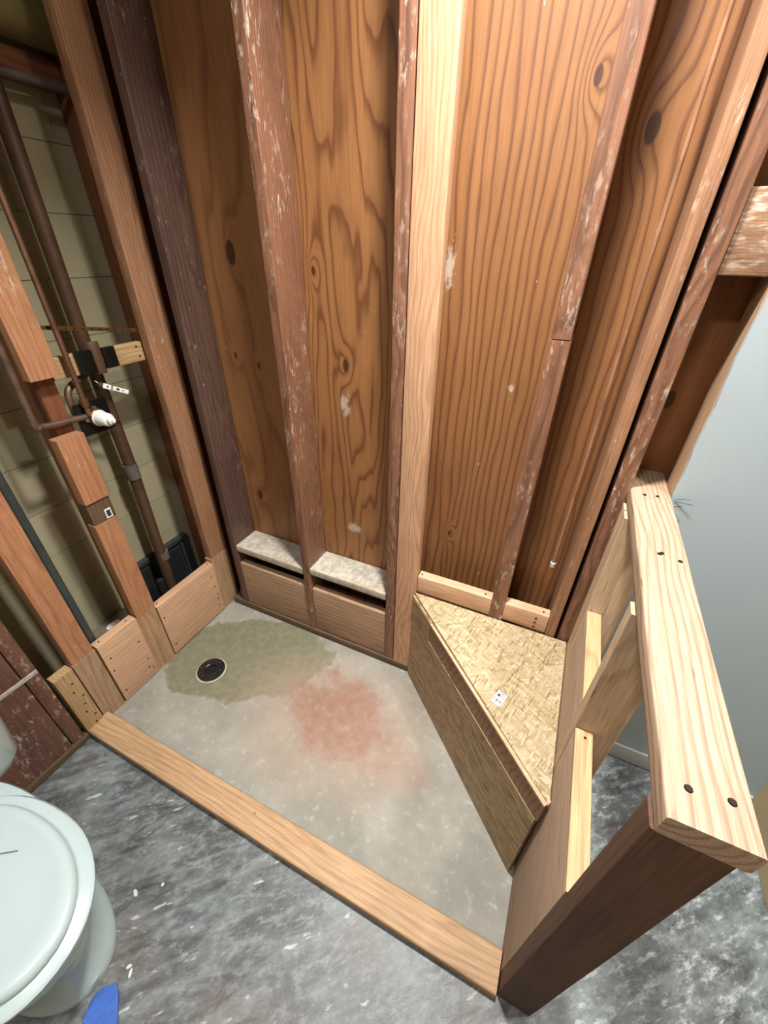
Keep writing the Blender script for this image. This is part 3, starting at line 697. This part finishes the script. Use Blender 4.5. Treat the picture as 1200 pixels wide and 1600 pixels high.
loft('bowl', [(0, egg(.13, .672, .142, sq=3)), (.025, egg(.13, .672, .142, sq=3)), (.035, egg(.135, .660, .134, sq=3)), (.12, egg(.13, .650, .120, sq=3)), (.20, egg(.12, .672, .124, sq=2.8)),
              (.27, egg(.10, .708, .146, sq=2.6)), (.33, egg(.09, .742, .170, sq=2.6)), (.37, egg(.08, .757, .180, sq=2.6)), (.392, egg(.08, .760, .182, sq=2.6)), (.400, egg(.085, .755, .178, sq=2.6))], M_PORC, to)
loft('seat', [(.402, egg(.225, .758, .180)), (.406, egg(.222, .768, .187)), (.418, egg(.222, .770, .189)), (.424, egg(.225, .764, .184))], M_SEAT, to)
def off(P, k, xc=.47): return [(xc + (x - xc) * k, y * k) for x, y in P]
e0 = egg(.235, .750, .160)
loft('lid', [(.426, off(e0, .965)), (.430, off(e0, .98)), (.436, off(e0, .982)), (.444, off(e0, .965)), (.449, off(e0, .93)), (.450, off(e0, .83)), (.4475, off(e0, .79)), (.448, off(e0, .5))], M_SEAT, to)
for s in (-.09, .09): lathe('hinge_cap', [(.014, 0), (.016, .004), (.014, .014), (.006, .017)], M_SEAT, to, (.215, CY + s, .402), seg=16)
def rrect(x0, x1, hw, r, n=8):
    P = []
    for cx, cy, a0 in ((x1 - r, hw - r, 0), (x0 + r, hw - r, 90), (x0 + r, -hw + r, 180), (x1 - r, -hw + r, 270)):
        for k in range(n): an = math.radians(a0 + 90 * k / (n - 1)); P.append((cx + r * math.cos(an), cy + r * math.sin(an)))
    return P
loft('tank', [(.385, rrect(.05, .215, .20, .05)), (.41, rrect(.04, .232, .228, .055)), (.44, rrect(.035, .24, .242, .055)), (.70, rrect(.03, .262, .262, .055)), (.735, rrect(.03, .264, .263, .055))], M_PORC, to)
loft('tank_lid', [(.736, rrect(.022, .270, .270, .055)), (.752, rrect(.020, .273, .273, .055)), (.765, rrect(.024, .269, .269, .055)), (.768, rrect(.035, .257, .258, .05))], M_PORC, to)
hr = tube('stray_hair', [(.42, -1.215, .4517), (.455, -1.208, .4522), (.48, -1.192, .4522), (.497, -1.180, .4518)], .0008, M_HAIR, None, 6); tag(hr, 'single black hair lying on the toilet lid', 'hair')

# ------------------------------------------------------------------ small debris on the floor
bm = bmesh.new()
q = [(.684, -1.300), (.690, -1.272), (.720, -1.250), (.745, -1.262), (.79, -1.30), (.80, -1.35), (.73, -1.335), (.70, -1.33)]
v = [bm.verts.new((x - .73, y + 1.29, .006 * mnoise.noise((x * 30, y * 30, 0)))) for x, y in q]; bm.faces.new(v)
g = bmesh.ops.extrude_face_region(bm, geom=list(bm.faces)); bmesh.ops.translate(bm, vec=(0, 0, .006), verts=[e for e in g['geom'] if isinstance(e, bmesh.types.BMVert)])
bmesh.ops.recalc_face_normals(bm, faces=bm.faces); me = bpy.data.meshes.new('tape_scrap'); bm.to_mesh(me); bm.free()
tag(link('tape_scrap', me, M_BLUE, None, (.73, -1.29, .003)), 'bright blue tape scrap on the floor beside the toilet', 'tape')
chips = [((.60, -1.10), .022, .012, 'beside the toilet bowl'), ((.72, -1.215), .016, .010, 'just above the blue tape'), ((.735, -1.222), .02, .009, 'nearest the blue tape'), ((.66, -1.05), .012, .009, 'between toilet and curb')]
for (cx, cy), l, w, wh in chips:
    bm = bmesh.new(); bmesh.ops.create_icosphere(bm, subdivisions=2, radius=1)
    for vv in bm.verts: vv.co = Vector((vv.co.x * l * .5, vv.co.y * w * .5, max(vv.co.z, -.5) * .003)) * (1 + .3 * mnoise.noise(vv.co * 2 + Vector((cx * 9, 0, 0))))
    me = bpy.data.meshes.new('plaster_chip'); bm.to_mesh(me); bm.free()
    o = link('plaster_chip', me, M_CHIP, None, (cx, cy, .0018)); o.rotation_euler.z = RND.random() * 3; tag(o, 'small white plaster chip on the floor ' + wh, 'chip', 'plaster chips on the floor')
